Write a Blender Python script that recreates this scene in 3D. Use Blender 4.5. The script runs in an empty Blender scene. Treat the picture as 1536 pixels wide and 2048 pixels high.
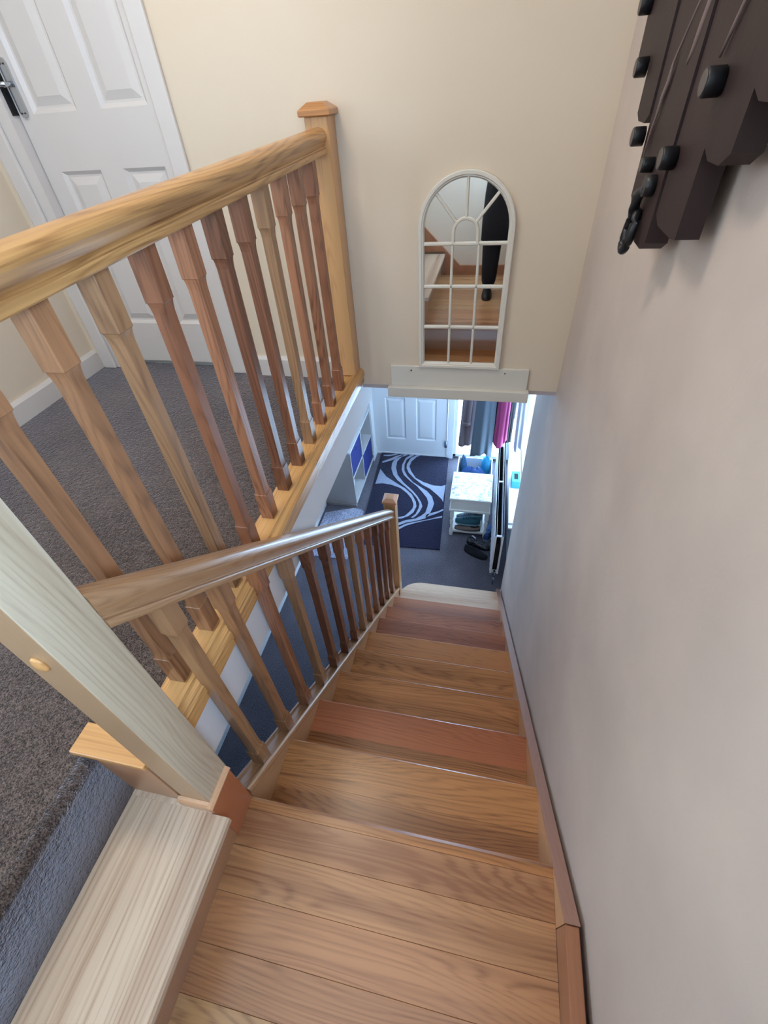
import bpy, bmesh, math, random
from mathutils import Vector, Matrix
random.seed(7)
SC = bpy.context.scene
COL = SC.collection

# ---------------------------------------------------------------- camera, sky, exposure
cam = bpy.data.cameras.new('camera')
cam.sensor_fit = 'VERTICAL'; cam.sensor_height = 36.0
cam.lens = 914.4673 / 2048 * 36.0
cam.clip_start = 0.02; cam.clip_end = 60
camo = bpy.data.objects.new('camera', cam); COL.objects.link(camo)
camo.location = (-0.336, -0.3073, 3.7012); camo.rotation_euler = (0.8193, 0.0608, 0.2034)
SC.camera = camo
W = bpy.data.worlds.new('world'); SC.world = W; W.use_nodes = True
W.node_tree.nodes['Background'].inputs[0].default_value = (0.62, 0.80, 1.0, 1)
W.node_tree.nodes['Background'].inputs[1].default_value = 7.0
SC.view_settings.view_transform = 'Standard'; SC.view_settings.look = 'None'
SC.view_settings.gamma = 1; SC.view_settings.use_curve_mapping = False
SC.view_settings.exposure = 0.17
SC.cycles.max_bounces = 10; SC.cycles.diffuse_bounces = 6; SC.cycles.sample_clamp_indirect = 6.0


def lamp(name, loc, rot, sx, sy, power, col, portal=False):
    l = bpy.data.lights.new(name, 'AREA'); l.shape = 'RECTANGLE'; l.size = sx; l.size_y = sy
    l.energy = power; l.color = col
    if portal: l.cycles.is_portal = True
    o = bpy.data.objects.new(name, l); COL.objects.link(o); o.location = loc; o.rotation_euler = rot
    return o

PI = math.pi
# daylight entering at the windows (one lamp outside each opening) and a landing ceiling light; the landing window is an added fill
lamp('daylight_side_panel', (-0.33, 4.86, 1.25), (-PI/2, 0, 0), 0.56, 2.3, 80, (0.38, 0.65, 1.0))
lamp('daylight_hall_window', (0.30, 3.55, 1.5), (0, PI/2, 0), 1.15, 1.7, 22, (0.40, 0.67, 1.0))
lamp('daylight_stair_window', (0.20, -0.88, 3.98), (0, PI/2, 0), 1.2, 0.85, 88, (0.54, 0.75, 1.0))
lamp('landing_fill_light', (-2.70, -0.75, 4.0), (0, -PI/2, 0), 1.1, 1.2, 9, (1.0, 0.95, 0.9))  # fill light for the landing, behind an added window out of view
lamp('landing_ceiling_light', (-1.25, 0.75, 4.93), (0, 0, 0), 0.5, 0.5, 16, (1.0, 0.86, 0.68))


# ---------------------------------------------------------------- helpers
def lin(c):
    return tuple((x/12.92 if x <= .04045 else ((x+.055)/1.055)**2.4) for x in (v/255 for v in c)) + (1,)


def nt(name):
    m = bpy.data.materials.new(name); m.use_nodes = True
    t = m.node_tree; b = t.nodes['Principled BSDF']
    return m, t, b


def N(t, kind, **kw):
    n = t.nodes.new(kind)
    for k, v in kw.items(): setattr(n, k, v)
    return n


def math_(t, op, a, b=None, c=None):
    n = N(t, 'ShaderNodeMath', operation=op)
    for i, v in enumerate((a, b, c)):
        if v is None: continue
        if isinstance(v, (int, float)): n.inputs[i].default_value = v
        else: t.links.new(v, n.inputs[i])
    return n.outputs[0]


def mix(t, f, a, b):
    n = N(t, 'ShaderNodeMix', data_type='RGBA')
    for s, v in (('Factor', f), ('A', a), ('B', b)):
        ip = [i for i in n.inputs if i.name == s and (i.type == 'RGBA' or (s == 'Factor' and i.type == 'VALUE'))][0]
        if isinstance(v, (int, float)): ip.default_value = v
        elif isinstance(v, tuple): ip.default_value = v
        else: t.links.new(v, ip)
    return [o for o in n.outputs if o.type == 'RGBA'][0]


def noise(t, vec, scale, detail=2, rough=.5):
    n = N(t, 'ShaderNodeTexNoise'); n.inputs['Scale'].default_value = scale
    n.inputs['Detail'].default_value = detail; n.inputs['Roughness'].default_value = rough
    t.links.new(vec, n.inputs['Vector']); return n.outputs['Fac']


def bump(t, b, h, strength, dist=.002):
    n = N(t, 'ShaderNodeBump'); n.inputs['Strength'].default_value = strength; n.inputs['Distance'].default_value = dist
    t.links.new(h, n.inputs['Height']); t.links.new(n.outputs[0], b.inputs['Normal'])


def plain(name, rgb, rough=.5, metal=0, var=.04, nscale=30, bmp=0, coat=0):
    m, t, b = nt(name)
    tc = N(t, 'ShaderNodeTexCoord').outputs['Object']
    n = noise(t, tc, nscale, 3)
    c = lin(rgb); d = tuple(max(0, x*(1-var*2)) for x in c[:3]) + (1,)
    t.links.new(mix(t, n, c, d), b.inputs['Base Color'])
    b.inputs['Roughness'].default_value = rough; b.inputs['Metallic'].default_value = metal
    if coat: b.inputs['Coat Weight'].default_value = coat
    if bmp: bump(t, b, n, bmp)
    return m


PITCH = math.atan(.8333)


def wood(name, light, dark, axis='x', rough=.32, contrast=1.0, light2=None, rings=1.0, coat=.25):
    m, t, b = nt(name)
    tc = N(t, 'ShaderNodeTexCoord').outputs['Object']
    rnd = N(t, 'ShaderNodeObjectInfo').outputs['Random']
    off = N(t, 'ShaderNodeCombineXYZ')
    t.links.new(math_(t, 'MULTIPLY', rnd, 37.3), off.inputs[0]); t.links.new(math_(t, 'MULTIPLY', rnd, 11.7), off.inputs[1])
    t.links.new(math_(t, 'MULTIPLY', rnd, 5.1), off.inputs[2])
    rot = {'x': (0, 0, 0), 'y': (0, 0, -PI/2), 'z': (0, PI/2, 0)}
    mp = N(t, 'ShaderNodeMapping')
    if axis == 's':     # along the stair pitch
        m0 = N(t, 'ShaderNodeMapping'); m0.inputs['Rotation'].default_value = (PITCH, 0, 0)
        t.links.new(tc, m0.inputs[0]); t.links.new(m0.outputs[0], mp.inputs[0]); mp.inputs['Rotation'].default_value = rot['y']
    else:
        t.links.new(tc, mp.inputs[0]); mp.inputs['Rotation'].default_value = rot[axis]
    ad = N(t, 'ShaderNodeVectorMath', operation='ADD'); t.links.new(mp.outputs[0], ad.inputs[0]); t.links.new(off.outputs[0], ad.inputs[1])
    v = ad.outputs[0]
    def sc(sx, sy, sz):
        s = N(t, 'ShaderNodeVectorMath', operation='MULTIPLY'); s.inputs[1].default_value = (sx, sy, sz); t.links.new(v, s.inputs[0]); return s.outputs[0]
    n1 = noise(t, sc(.8, 5, 5), 1.0, 2, .4); n3 = noise(t, sc(1.6, 34, 34), 1.0, 2, .5)
    sep = N(t, 'ShaderNodeSeparateXYZ'); t.links.new(v, sep.inputs[0])
    cross = math_(t, 'ADD', sep.outputs[1], math_(t, 'MULTIPLY', sep.outputs[2], .7))
    ph = math_(t, 'ADD', math_(t, 'MULTIPLY', n1, 170*rings), math_(t, 'MULTIPLY', cross, 420))
    ph = math_(t, 'ADD', ph, math_(t, 'MULTIPLY', n3, 16))
    ring = math_(t, 'POWER', math_(t, 'ADD', math_(t, 'MULTIPLY', math_(t, 'SINE', ph), .5), .5), 2.4)
    fib = noise(t, sc(5, 240, 240), 1.0, 3, .65); fine = noise(t, sc(1.2, 110, 110), 1.0, 2, .5)
    stave = noise(t, sc(.25, 11, 11), 1.0, 1, .3); big = noise(t, sc(1.0, 6, 6), 1.3, 2)
    f = math_(t, 'MULTIPLY', ring, math_(t, 'MULTIPLY', math_(t, 'SUBTRACT', fib, .22), 1.5))
    f = math_(t, 'MULTIPLY', f, math_(t, 'ADD', math_(t, 'MULTIPLY', big, 1.1), .05))
    f = math_(t, 'ADD', f, math_(t, 'MULTIPLY', math_(t, 'SUBTRACT', fine, .45), .75))
    f = math_(t, 'ADD', f, math_(t, 'MULTIPLY', math_(t, 'SUBTRACT', stave, .42), 1.5))
    f = math_(t, 'MULTIPLY', f, contrast)
    cl = N(t, 'ShaderNodeClamp'); t.links.new(f, cl.inputs[0]); f = cl.outputs[0]
    L = lin(light)
    if light2: L = mix(t, rnd, L, lin(light2))
    col = mix(t, f, L, lin(dark))
    hsv = N(t, 'ShaderNodeHueSaturation'); t.links.new(col, hsv.inputs['Color'])
    t.links.new(math_(t, 'ADD', math_(t, 'MULTIPLY', rnd, .30), .84), hsv.inputs['Value'])
    t.links.new(hsv.outputs[0], b.inputs['Base Color'])
    b.inputs['Roughness'].default_value = rough
    b.inputs['Coat Weight'].default_value = coat; b.inputs['Coat Roughness'].default_value = .25
    bump(t, b, ring, .12, .0006)
    return m


def carpet(name, a, c, scale=1.0):
    m, t, b = nt(name)
    tc = N(t, 'ShaderNodeTexCoord').outputs['Object']
    n1 = noise(t, tc, 260*scale, 3, .8); n2 = noise(t, tc, 90*scale, 3, .7); n3 = noise(t, tc, 3, 2)
    f = math_(t, 'ADD', math_(t, 'MULTIPLY', math_(t, 'SUBTRACT', n1, .5), 3.2), .35)
    f = math_(t, 'ADD', f, math_(t, 'MULTIPLY', math_(t, 'SUBTRACT', n2, .5), 1.2))
    f = math_(t, 'ADD', f, math_(t, 'MULTIPLY', math_(t, 'SUBTRACT', n3, .5), .5))
    cl = N(t, 'ShaderNodeClamp'); t.links.new(f, cl.inputs[0])
    t.links.new(mix(t, cl.outputs[0], lin(a), lin(c)), b.inputs['Base Color'])
    b.inputs['Roughness'].default_value = 1; b.inputs['Specular IOR Level'].default_value = .1
    b.inputs['Sheen Weight'].default_value = .9; b.inputs['Sheen Roughness'].default_value = .35; b.inputs['Sheen Tint'].default_value = (.8, .84, 1, 1)
    bump(t, b, n2, .9, .006)
    return m


def plaster(name, a, c, blot=2.0, amt=.6, bmp=.15):
    m, t, b = nt(name)
    tc = N(t, 'ShaderNodeTexCoord').outputs['Object']
    n1 = noise(t, tc, blot, 4, .55); n2 = noise(t, tc, 120, 3)
    f = math_(t, 'MULTIPLY', n1, amt)
    t.links.new(mix(t, f, lin(a), lin(c)), b.inputs['Base Color'])
    b.inputs['Roughness'].default_value = .75; b.inputs['Specular IOR Level'].default_value = .25
    bump(t, b, math_(t, 'ADD', math_(t, 'MULTIPLY', n2, .3), n1), bmp, .004)
    return m


M = {}
M['wall'] = plaster('cream_wall_paint', (216, 203, 188), (210, 193, 168))
M['wall_r'] = plaster('patchy_plaster_paint', (220, 205, 193), (186, 173, 167), 2.2, 1.15, .3)
M['wallw'] = plaster('white_wall_paint', (222, 222, 226), (206, 206, 212))
M['ceil'] = plaster('ceiling_paint', (232, 230, 226), (222, 220, 216))
M['white'] = plain('white_gloss_paint', (212, 212, 214), .3, 0, .02, 5)
M['cream'] = plain('off_white_satin_paint', (214, 211, 204), .35, 0, .02, 5)
M['uwhite'] = plain('white_door_paint', (208, 203, 202), .4, 0, .02, 5)
OAK = (206, 156, 104); OAKD = (140, 88, 50)
M['tread'] = wood('ash_tread', (200, 142, 88), (116, 70, 40), 'x', light2=(182, 120, 72), contrast=1.25)
M['tread_red'] = wood('ash_tread_reddish', (184, 116, 78), (112, 60, 38), 'x', light2=(168, 100, 66), contrast=1.2)
M['tread_pale'] = wood('ash_tread_pale', (216, 184, 154), (176, 132, 104), 'x')
M['plat'] = wood('ash_platform', (206, 160, 112), (134, 88, 58), 'x', light2=(176, 124, 86), contrast=1.35)
M['plank'] = wood('ash_landing_tread', (206, 184, 162), (148, 112, 88), 'y', contrast=1.1, rings=.35)
M['wy'] = wood('ash_along_landing', (200, 152, 96), (118, 74, 40), 'y', contrast=1.35)
M['ws'] = wood('ash_along_pitch', (190, 148, 110), (128, 88, 60), 's')
M['wstr'] = wood('string_board_wood', (196, 152, 112), (160, 112, 78), 's', contrast=.4)
M['wstrt'] = wood('string_capping_wood', (160, 118, 100), (120, 84, 70), 's', contrast=.5)
M['wstry'] = wood('string_board_level_wood', (172, 116, 84), (126, 76, 50), 'y', contrast=.6)
M['wz'] = wood('ash_newel', (206, 158, 108), (140, 92, 56), 'z', contrast=.8)
M['wzp'] = wood('pale_ash_newel', (206, 192, 168), (146, 120, 96), 'z', contrast=.8, rings=.8)
M['newel_shaded'] = wood('shaded_newel_face', (176, 144, 112), (160, 126, 96), 'z', contrast=.3)  # darker copy of the newel wood: shade of the rear face put into colour
M['sp_red'] = wood('ash_spindle_reddish', (144, 92, 66), (88, 52, 36), 'z', light2=(158, 106, 76), contrast=1.35)
M['sp_tan'] = wood('ash_spindle_tan', (172, 130, 94), (112, 78, 54), 'z', light2=(158, 112, 78), contrast=1.4)
M['clad'] = wood('redwood_cladding', (186, 112, 74), (150, 84, 54), 'z', contrast=.4)
M['wxc'] = wood('ash_nosing_cap', (214, 162, 104), (150, 100, 56), 'x', rings=.5)
M['wxr'] = wood('riser_board_wood', (184, 138, 104), (150, 104, 76), 'x', contrast=.4)
M['carpet'] = carpet('brown_grey_carpet', (44, 36, 33), (122, 106, 98))
M['carpet2'] = carpet('grey_hall_carpet', (58, 52, 58), (126, 120, 130))
M['rug'] = carpet('navy_rug_pile', (18, 15, 34), (34, 30, 54), .7)
M['rugs'] = carpet('silver_rug_pile', (128, 132, 150), (160, 164, 180), .7)
M['chrome'] = plain('brushed_chrome', (190, 196, 204), .22, 1, .02)
M['black'] = plain('black_plastic', (20, 20, 24), .35)
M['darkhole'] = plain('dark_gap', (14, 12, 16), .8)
M['dwood'] = wood('dark_stained_wood', (40, 20, 22), (20, 10, 12), 'z', rough=.6, contrast=.6, coat=0)
M['iron'] = plain('black_iron', (34, 34, 38), .4, .3)
M['ironface'] = plain('dull_metal_face', (92, 84, 82), .5, .3)
M['streak'] = plain('grey_brown_paint', (112, 94, 92), .5)
M['mirror'] = plain('mirror_glass', (214, 214, 214), .015, 1, 0)
M['glass'], _t, _b = nt('window_glass')
_tr = N(_t, 'ShaderNodeBsdfTransparent'); _gl = N(_t, 'ShaderNodeBsdfGlossy'); _gl.inputs['Roughness'].default_value = .02
_mx = N(_t, 'ShaderNodeMixShader'); _mx.inputs[0].default_value = .06; _tr.inputs[0].default_value = (.96, .99, 1, 1)
_t.links.new(_tr.outputs[0], _mx.inputs[1]); _t.links.new(_gl.outputs[0], _mx.inputs[2]); _t.links.new(_mx.outputs[0], _t.nodes['Material Output'].inputs[0])
M['radiator'] = plain('radiator_enamel', (232, 232, 236), .3, 0, .01)
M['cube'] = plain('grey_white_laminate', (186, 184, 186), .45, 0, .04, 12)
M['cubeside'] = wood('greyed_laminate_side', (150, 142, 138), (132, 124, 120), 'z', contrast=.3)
M['fab'] = plain('navy_fabric', (24, 34, 104), .9, 0, .1, 200)
M['screw'] = plain('screw_metal', (120, 118, 116), .35, .8)


def link(o, parent=None):
    COL.objects.link(o)
    if parent is not None: o.parent = parent
    return o


def tag(o, label=None, cat=None, group=None, kind=None):
    if label: o['label'] = label
    if cat: o['category'] = cat
    if group: o['group'] = group
    if kind: o['kind'] = kind
    return o


def thing(name, loc, label, cat, group=None):
    o = bpy.data.objects.new(name, None); COL.objects.link(o); o.location = loc; o.empty_display_size = .05
    return tag(o, label, cat, group)


def root_of(p):
    v = Vector((0, 0, 0))
    while p is not None: v += Vector(p.location); p = p.parent
    return v


class MB:
    def __init__(s): s.v = []; s.f = []; s.m = []; s.sm = []
    def add(s, vs, fs, mi=0, smooth=False):
        k = len(s.v); s.v += [tuple(v) for v in vs]
        for f in fs: s.f.append(tuple(i+k for i in f)); s.m.append(mi); s.sm.append(smooth)
        return s
    def box(s, x0, x1, y0, y1, z0, z1, mi=0, bev=0):
        if bev:
            bm = bmesh.new(); bmesh.ops.create_cube(bm, size=1)
            for v in bm.verts: v.co = Vector(((x0+x1)/2+v.co.x*(x1-x0), (y0+y1)/2+v.co.y*(y1-y0), (z0+z1)/2+v.co.z*(z1-z0)))
            bmesh.ops.bevel(bm, geom=bm.edges[:], offset=bev, segments=2 if bev > .002 else 1, profile=.5, affect='EDGES')
            bm.verts.index_update()
            s.add([v.co[:] for v in bm.verts], [[v.index for v in f.verts] for f in bm.faces], mi); bm.free(); return s
        vs = [(x, y, z) for z in (z0, z1) for y in (y0, y1) for x in (x0, x1)]
        return s.add(vs, [(0, 2, 3, 1), (4, 5, 7, 6), (0, 1, 5, 4), (2, 6, 7, 3), (0, 4, 6, 2), (1, 3, 7, 5)], mi)
    def prism(s, pts, a0, a1, axis='y', mi=0, smooth=False, shear=None):
        """closed 2-D outline swept along an axis; pts are the other two coordinates in xyz order"""
        n = len(pts); vs = []
        for a in (a0, a1):
            for p in pts:
                if axis == 'y': q = [p[0], a, p[1]]
                elif axis == 'x': q = [a, p[0], p[1]]
                else: q = [p[0], p[1], a]
                if shear: q[2] += shear(q[1])
                vs.append(q)
        fs = [(i, (i+1) % n, n+(i+1) % n, n+i) for i in range(n)]
        s.add(vs, fs, mi, smooth)
        s.add(vs, [tuple(range(n)), tuple(range(2*n-1, n-1, -1))], mi); return s
    def tube(s, pts, r, seg=10, mi=0, caps=True):
        rings = []; P = [Vector(p) for p in pts]; rr = r if isinstance(r, (list, tuple)) else [r]*len(P)
        for i, p in enumerate(P):
            d = (P[min(i+1, len(P)-1)]-P[max(i-1, 0)]).normalized()
            u = d.cross(Vector((0, 0, 1)) if abs(d.z) < .9 else Vector((1, 0, 0))).normalized(); w = d.cross(u)
            rings.append([p+(u*math.cos(2*PI*k/seg)+w*math.sin(2*PI*k/seg))*rr[i] for k in range(seg)])
        vs = [v for R in rings for v in R]; fs = []
        for i in range(len(P)-1):
            for k in range(seg): fs.append((i*seg+k, i*seg+(k+1) % seg, (i+1)*seg+(k+1) % seg, (i+1)*seg+k))
        s.add(vs, fs, mi, True)
        if caps: s.add(vs, [tuple(range(seg-1, -1, -1)), tuple(range((len(P)-1)*seg, len(P)*seg))], mi)
        return s
    def loft(s, rings, mi=0, smooth=True, caps=True, closed=False):
        n = len(rings[0]); vs = [v for R in rings for v in R]; fs = []; L = len(rings)
        for i in range(L if closed else L-1):
            j = (i+1) % L
            for k in range(n): fs.append((i*n+k, i*n+(k+1) % n, j*n+(k+1) % n, j*n+k))
        s.add(vs, fs, mi, smooth)
        if caps and not closed: s.add(vs, [tuple(range(n-1, -1, -1)), tuple(range((L-1)*n, L*n))], mi)
        return s
    def build(s, name, mats, parent=None, kind=None, label=None):
        base = root_of(parent)
        me = bpy.data.meshes.new(name)
        me.from_pydata([tuple(Vector(v)-base) for v in s.v], [], s.f)
        for m in (mats if isinstance(mats, (list, tuple)) else [mats]): me.materials.append(m)
        for p, mi, sm in zip(me.polygons, s.m, s.sm): p.material_index = mi; p.use_smooth = sm
        bm = bmesh.new(); bm.from_mesh(me); bmesh.ops.remove_doubles(bm, verts=bm.verts, dist=1e-6)
        bmesh.ops.recalc_face_normals(bm, faces=bm.faces); bm.to_mesh(me); bm.free(); me.update()
        o = bpy.data.objects.new(name, me); link(o, parent)
        return tag(o, label, None, None, kind)


def B(*a, **k): return MB().box(*a, **k)


# ---------------------------------------------------------------- structure
R = .2; G = .24; W_ = -.8965; S_ = -.045; XN0, XN1 = -.977, -.899
nose = lambda y: 2.2-.83333*y
YB = 1.7707
# hall
B(-2.4, .12, -1.5, 4.9, -.06, 0).build('floor', M['carpet2'], kind='structure')
mb = MB()
mb.box(-2.2, -2.1, -1.5, 4.9, 0, 2.575)
mb.build('wall_hall_left', M['wallw'], kind='structure')
mb = MB()           # front wall with door and glazed side panel openings
mb.box(-2.1, -1.76, 4.74, 4.86, 0, 2.575); mb.box(-.68, -.62, 4.74, 4.86, 0, 2.575); mb.box(-1.76, -.68, 4.74, 4.86, 2.06, 2.575)
mb.box(-.62, -.02, 4.74, 4.86, 2.2, 2.575); mb.box(-.02, .2, 4.74, 4.86, 0, 2.575); mb.box(-.62, -.02, 4.74, 4.86, 0, .05)
mb.build('wall_front', M['wallw'], kind='structure')
mb = MB()           # hall outer wall with the window above the radiator
mb.box(.06, .2, 2.5, 4.74, 0, .854); mb.box(.06, .2, 2.5, 4.74, 2.05, 2.575); mb.box(.06, .2, 4.35, 4.74, .854, 2.05); mb.box(.06, .2, 2.5, 2.64, .854, 2.05)
mb.build('wall_hall_right', M['wallw'], kind='structure')
B(-2.2, .2, 1.87, 4.86, 2.575, 2.62).build('ceiling_hall', M['ceil'], kind='structure')
# stairwell right wall
mb = MB()
mb.box(0, .14, -1.42, 2.5, 0, 3.35); mb.box(0, .14, -1.42, 2.5, 4.65, 5.05)
mb.box(0, .14, -.44, 2.5, 3.35, 4.65); mb.box(0, .14, -1.42, -1.34, 3.35, 4.65)
mb.build('wall_right', M['wall_r'], kind='structure')
# wall behind the camera
B(-2.62, .14, -1.54, -1.42, 0, 5.05).build('wall_rear', M['wall'], kind='structure')
mb = MB()
mb.box(-2.62, -2.48, -1.42, YB+.1, 2.4, 3.45); mb.box(-2.62, -2.48, -1.42, YB+.1, 4.6, 5.05)
mb.box(-2.62, -2.48, -.15, YB+.1, 3.45, 4.6)
mb.build('wall_left', M['wall'], kind='structure')
mb = MB()
mb.box(-.953, 0, YB, YB+.1, 2.592, 5.05); mb.box(-1.60, -.953, YB, YB+.1, 2.603, 5.05)
mb.box(-2.40, -1.60, YB, YB+.1, 4.66, 5.05); mb.box(-2.48, -2.40, YB, YB+.1, 2.603, 5.05)
mb.build('wall_back', M['wall'], kind='structure')
B(-.945, .0, YB+.002, YB+.1, 2.572, 2.592).build('trim_1', plain('shaded_wall_edge', (186, 176, 180), .8, 0, .06), kind='structure')  # shading along the wall's lower edge, put into the strip's grey colour
B(-2.62, .14, -1.54, YB+.1, 5.0, 5.08).build('ceiling', M['ceil'], kind='structure')
# landing slab (its plastered edge shows below the base rail)
mb = MB().prism([(-2.5, -1.42), (-1.16, -1.42), (-1.16, .018), (-.95, .018), (-.95, 1.95), (-2.5, 1.95)], 2.42, 2.6, 'z')
mb.build('wall_stairwell_edge', M['wallw'], kind='structure')
mb = MB().prism([(-2.48, -1.42), (-1.152, -1.42), (-1.152, -.058), (-1.1722, -.058), (-1.1722, .018), (-1.0302, .018), (-1.0302, YB), (-1.62, YB), (-1.62, 1.84), (-2.36, 1.84), (-2.36, YB), (-2.48, YB)], 2.6, 2.628, 'z')
nz = [(-1.25, 2.37), (-1.129, 2.37), (-1.129, 2.590)]+[(-1.149+.024*math.cos(q), 2.6045+.024*math.sin(q)) for q in [math.radians(d) for d in range(-20, 91, 11)]]+[(-1.25, 2.6215)]
mb.prism(nz, -1.42, -.0585, 'y', smooth=True)
mb.build('floor_landing', M['carpet'], kind='structure')
# skirting upstairs
SK = [(0, 0), (0, .085), (.006, .095), (.018, .082), (.02, 0)]
mb = MB().prism([(-2.48+a, 2.628+b) for a, b in [(0, 0), (0, .1), (.01, .1), (.02, .085), (.022, 0)]], -.0, YB, 'y')
mb.build('baseboard_left', M['uwhite'], kind='structure')
mb = MB().prism([(YB-a, 2.628+b) for a, b in [(0, 0), (0, .1), (.01, .1), (.02, .085), (.022, 0)]], -1.57, -1.035, 'x')
mb.build('baseboard_back', M['uwhite'], kind='structure')
B(-.02, -.0, 2.455, 2.5, 0, .12).build('baseboard_right', M['white'], kind='structure')
B(-2.1, -2.08, -1.4, 3.57, 0, .1).build('baseboard_hall', M['white'], kind='structure')
# boxed pipes in hall corner
mb = MB().box(-2.1, -1.70, 4.56, 4.74, 0, 2.575)
mb.build('trim_2', M['white'], kind='structure')
B(-1.702, -1.688, 4.50, 4.74, 0, .11, bev=.003).build('trim_3', M['white'], kind='structure')


def door_leaf(x0, x1, z0, z1, y, panels, th=.04, depth=.012):
    """leaf facing -y with moulded panels (px0, px1, pz0, pz1)"""
    xs = sorted({x0, x1} | {p[0] for p in panels} | {p[1] for p in panels})
    zs = sorted({z0, z1} | {p[2] for p in panels} | {p[3] for p in panels})
    mb = MB()
    inside = lambda cx, cz: any(p[0] < cx < p[1] and p[2] < cz < p[3] for p in panels)
    for i in range(len(xs)-1):
        for j in range(len(zs)-1):
            if not inside((xs[i]+xs[i+1])/2, (zs[j]+zs[j+1])/2):
                mb.add([(xs[i], y, zs[j]), (xs[i+1], y, zs[j]), (xs[i+1], y, zs[j+1]), (xs[i], y, zs[j+1])], [(0, 1, 2, 3)])
    for a, b, c, d in panels:
        rings = []
        for ins, dy in ((0, 0), (.006, depth*.4), (.014, depth), (.022, depth), (.05, .002)):
            rings.append([(a+ins, y+dy, c+ins), (b-ins, y+dy, c+ins), (b-ins, y+dy, d-ins), (a+ins, y+dy, d-ins)])
        mb.loft(rings, smooth=False, caps=False); mb.add(rings[-1], [(0, 1, 2, 3)])
    mb.add([(x0, y+th, z0), (x1, y+th, z0), (x1, y+th, z1), (x0, y+th, z1)], [(3, 2, 1, 0)])
    for (xa, za, xb, zb) in ((x0, z0, x1, z0), (x1, z0, x1, z1), (x1, z1, x0, z1), (x0, z1, x0, z0)):
        mb.add([(xa, y, za), (xb, y, zb), (xb, y+th, zb), (xa, y+th, za)], [(0, 1, 2, 3)])
    return mb


# landing door
d1 = door_leaf(-2.305, -1.645, 2.655, 4.60, YB+.05, [(-2.225, -2.025, 2.86, 3.51), (-1.915, -1.715, 2.86, 3.51), (-2.235, -2.025, 3.70, 4.25), (-1.915, -1.705, 3.70, 4.25),
               (-2.235, -2.025, 4.33, 4.50), (-1.915, -1.705, 4.33, 4.50)]).build('door_1', M['uwhite'], kind='structure')
mb = MB()
for a, b in ((-2.44, -2.365), (-1.645, -1.572)):
    mb.box(a, b, YB-.018, YB, 2.63, 4.72, bev=.006)
mb.box(-2.44, -1.572, YB-.018, YB, 4.65, 4.73, bev=.006)
mb.box(-2.40, -2.31, YB, YB+.10, 2.63, 4.66); mb.box(-1.642, -1.60, YB, YB+.10, 2.63, 4.66); mb.box(-2.40, -1.60, YB, YB+.1, 4.61, 4.66)
mb.box(-2.48, -1.5, YB+.1, YB+.14, 2.6, 4.8)
mb.build('door_frame', M['uwhite'], d1)
hp = MB()
hz = 3.78; hx = -2.272; hy = YB+.05
out = [(-.017, -.07), (-.012, -.085), (0, -.09), (.012, -.085), (.017, -.07), (.017, .07), (.012, .085), (0, .09), (-.012, .085), (-.017, .07)]
hp.prism([(hx+a, hz+b) for a, b in out], hy-.009, hy, 'y')
ho = hp.build('handle_plate', M['chrome'], d1)
mb = MB().tube([(hx, hy-.005, hz+.012), (hx, hy-.045, hz+.012)], .009, 12).tube([(hx+.012, hy-.045, hz+.012), (hx-.03, hy-.047, hz+.014), (hx-.10, hy-.04, hz+.012)], [.008, .009, .007], 10)
mb.build('handle_lever', M['chrome'], ho)
mb = MB()
for sx in (-.009, .009):
    for sz in (-.075, .07): mb.tube([(hx+sx*.8, hy-.0095, hz+sz), (hx+sx*.8, hy-.0115, hz+sz)], .0028, 8)
mb.build('screw', M['black'], ho)
B(-2.311, -2.303, YB+.02, YB+.049, 3.70, 4.0).build('latch_gap', M['darkhole'], d1)
# front door
d2 = door_leaf(-1.70, -.745, .03, 2.03, 4.70, [(-1.54, -1.28, .25, .86), (-1.145, -.885, .25, .86), (-1.54, -1.28, 1.05, 1.85), (-1.145, -.885, 1.05, 1.85)], depth=.01).build('door_2', M['white'], kind='structure')
mb = MB().box(-1.76, -1.705, 4.68, 4.76, 0, 2.08, bev=.004).box(-.74, -.66, 4.68, 4.76, 0, 2.08, bev=.004).box(-1.76, -.66, 4.68, 4.76, 2.035, 2.1, bev=.004).box(-1.705, -.74, 4.69, 4.80, 0, .028)
mb.build('door_frame', M['white'], d2)
B(-1.39, -1.03, 4.685, 4.70, .90, .945, bev=.003).build('letterbox', M['black'], d2)
mb = MB().box(-.772, -.738, 4.68, 4.70, .17, .27, bev=.002).tube([(-.752, 4.676, .17), (-.752, 4.676, .27)], .006, 8)
mb.build('hinge', M['chrome'], d2)
# glazed side panel by the front door, hall window, stair window, added unseen landing window: frame > pane


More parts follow.
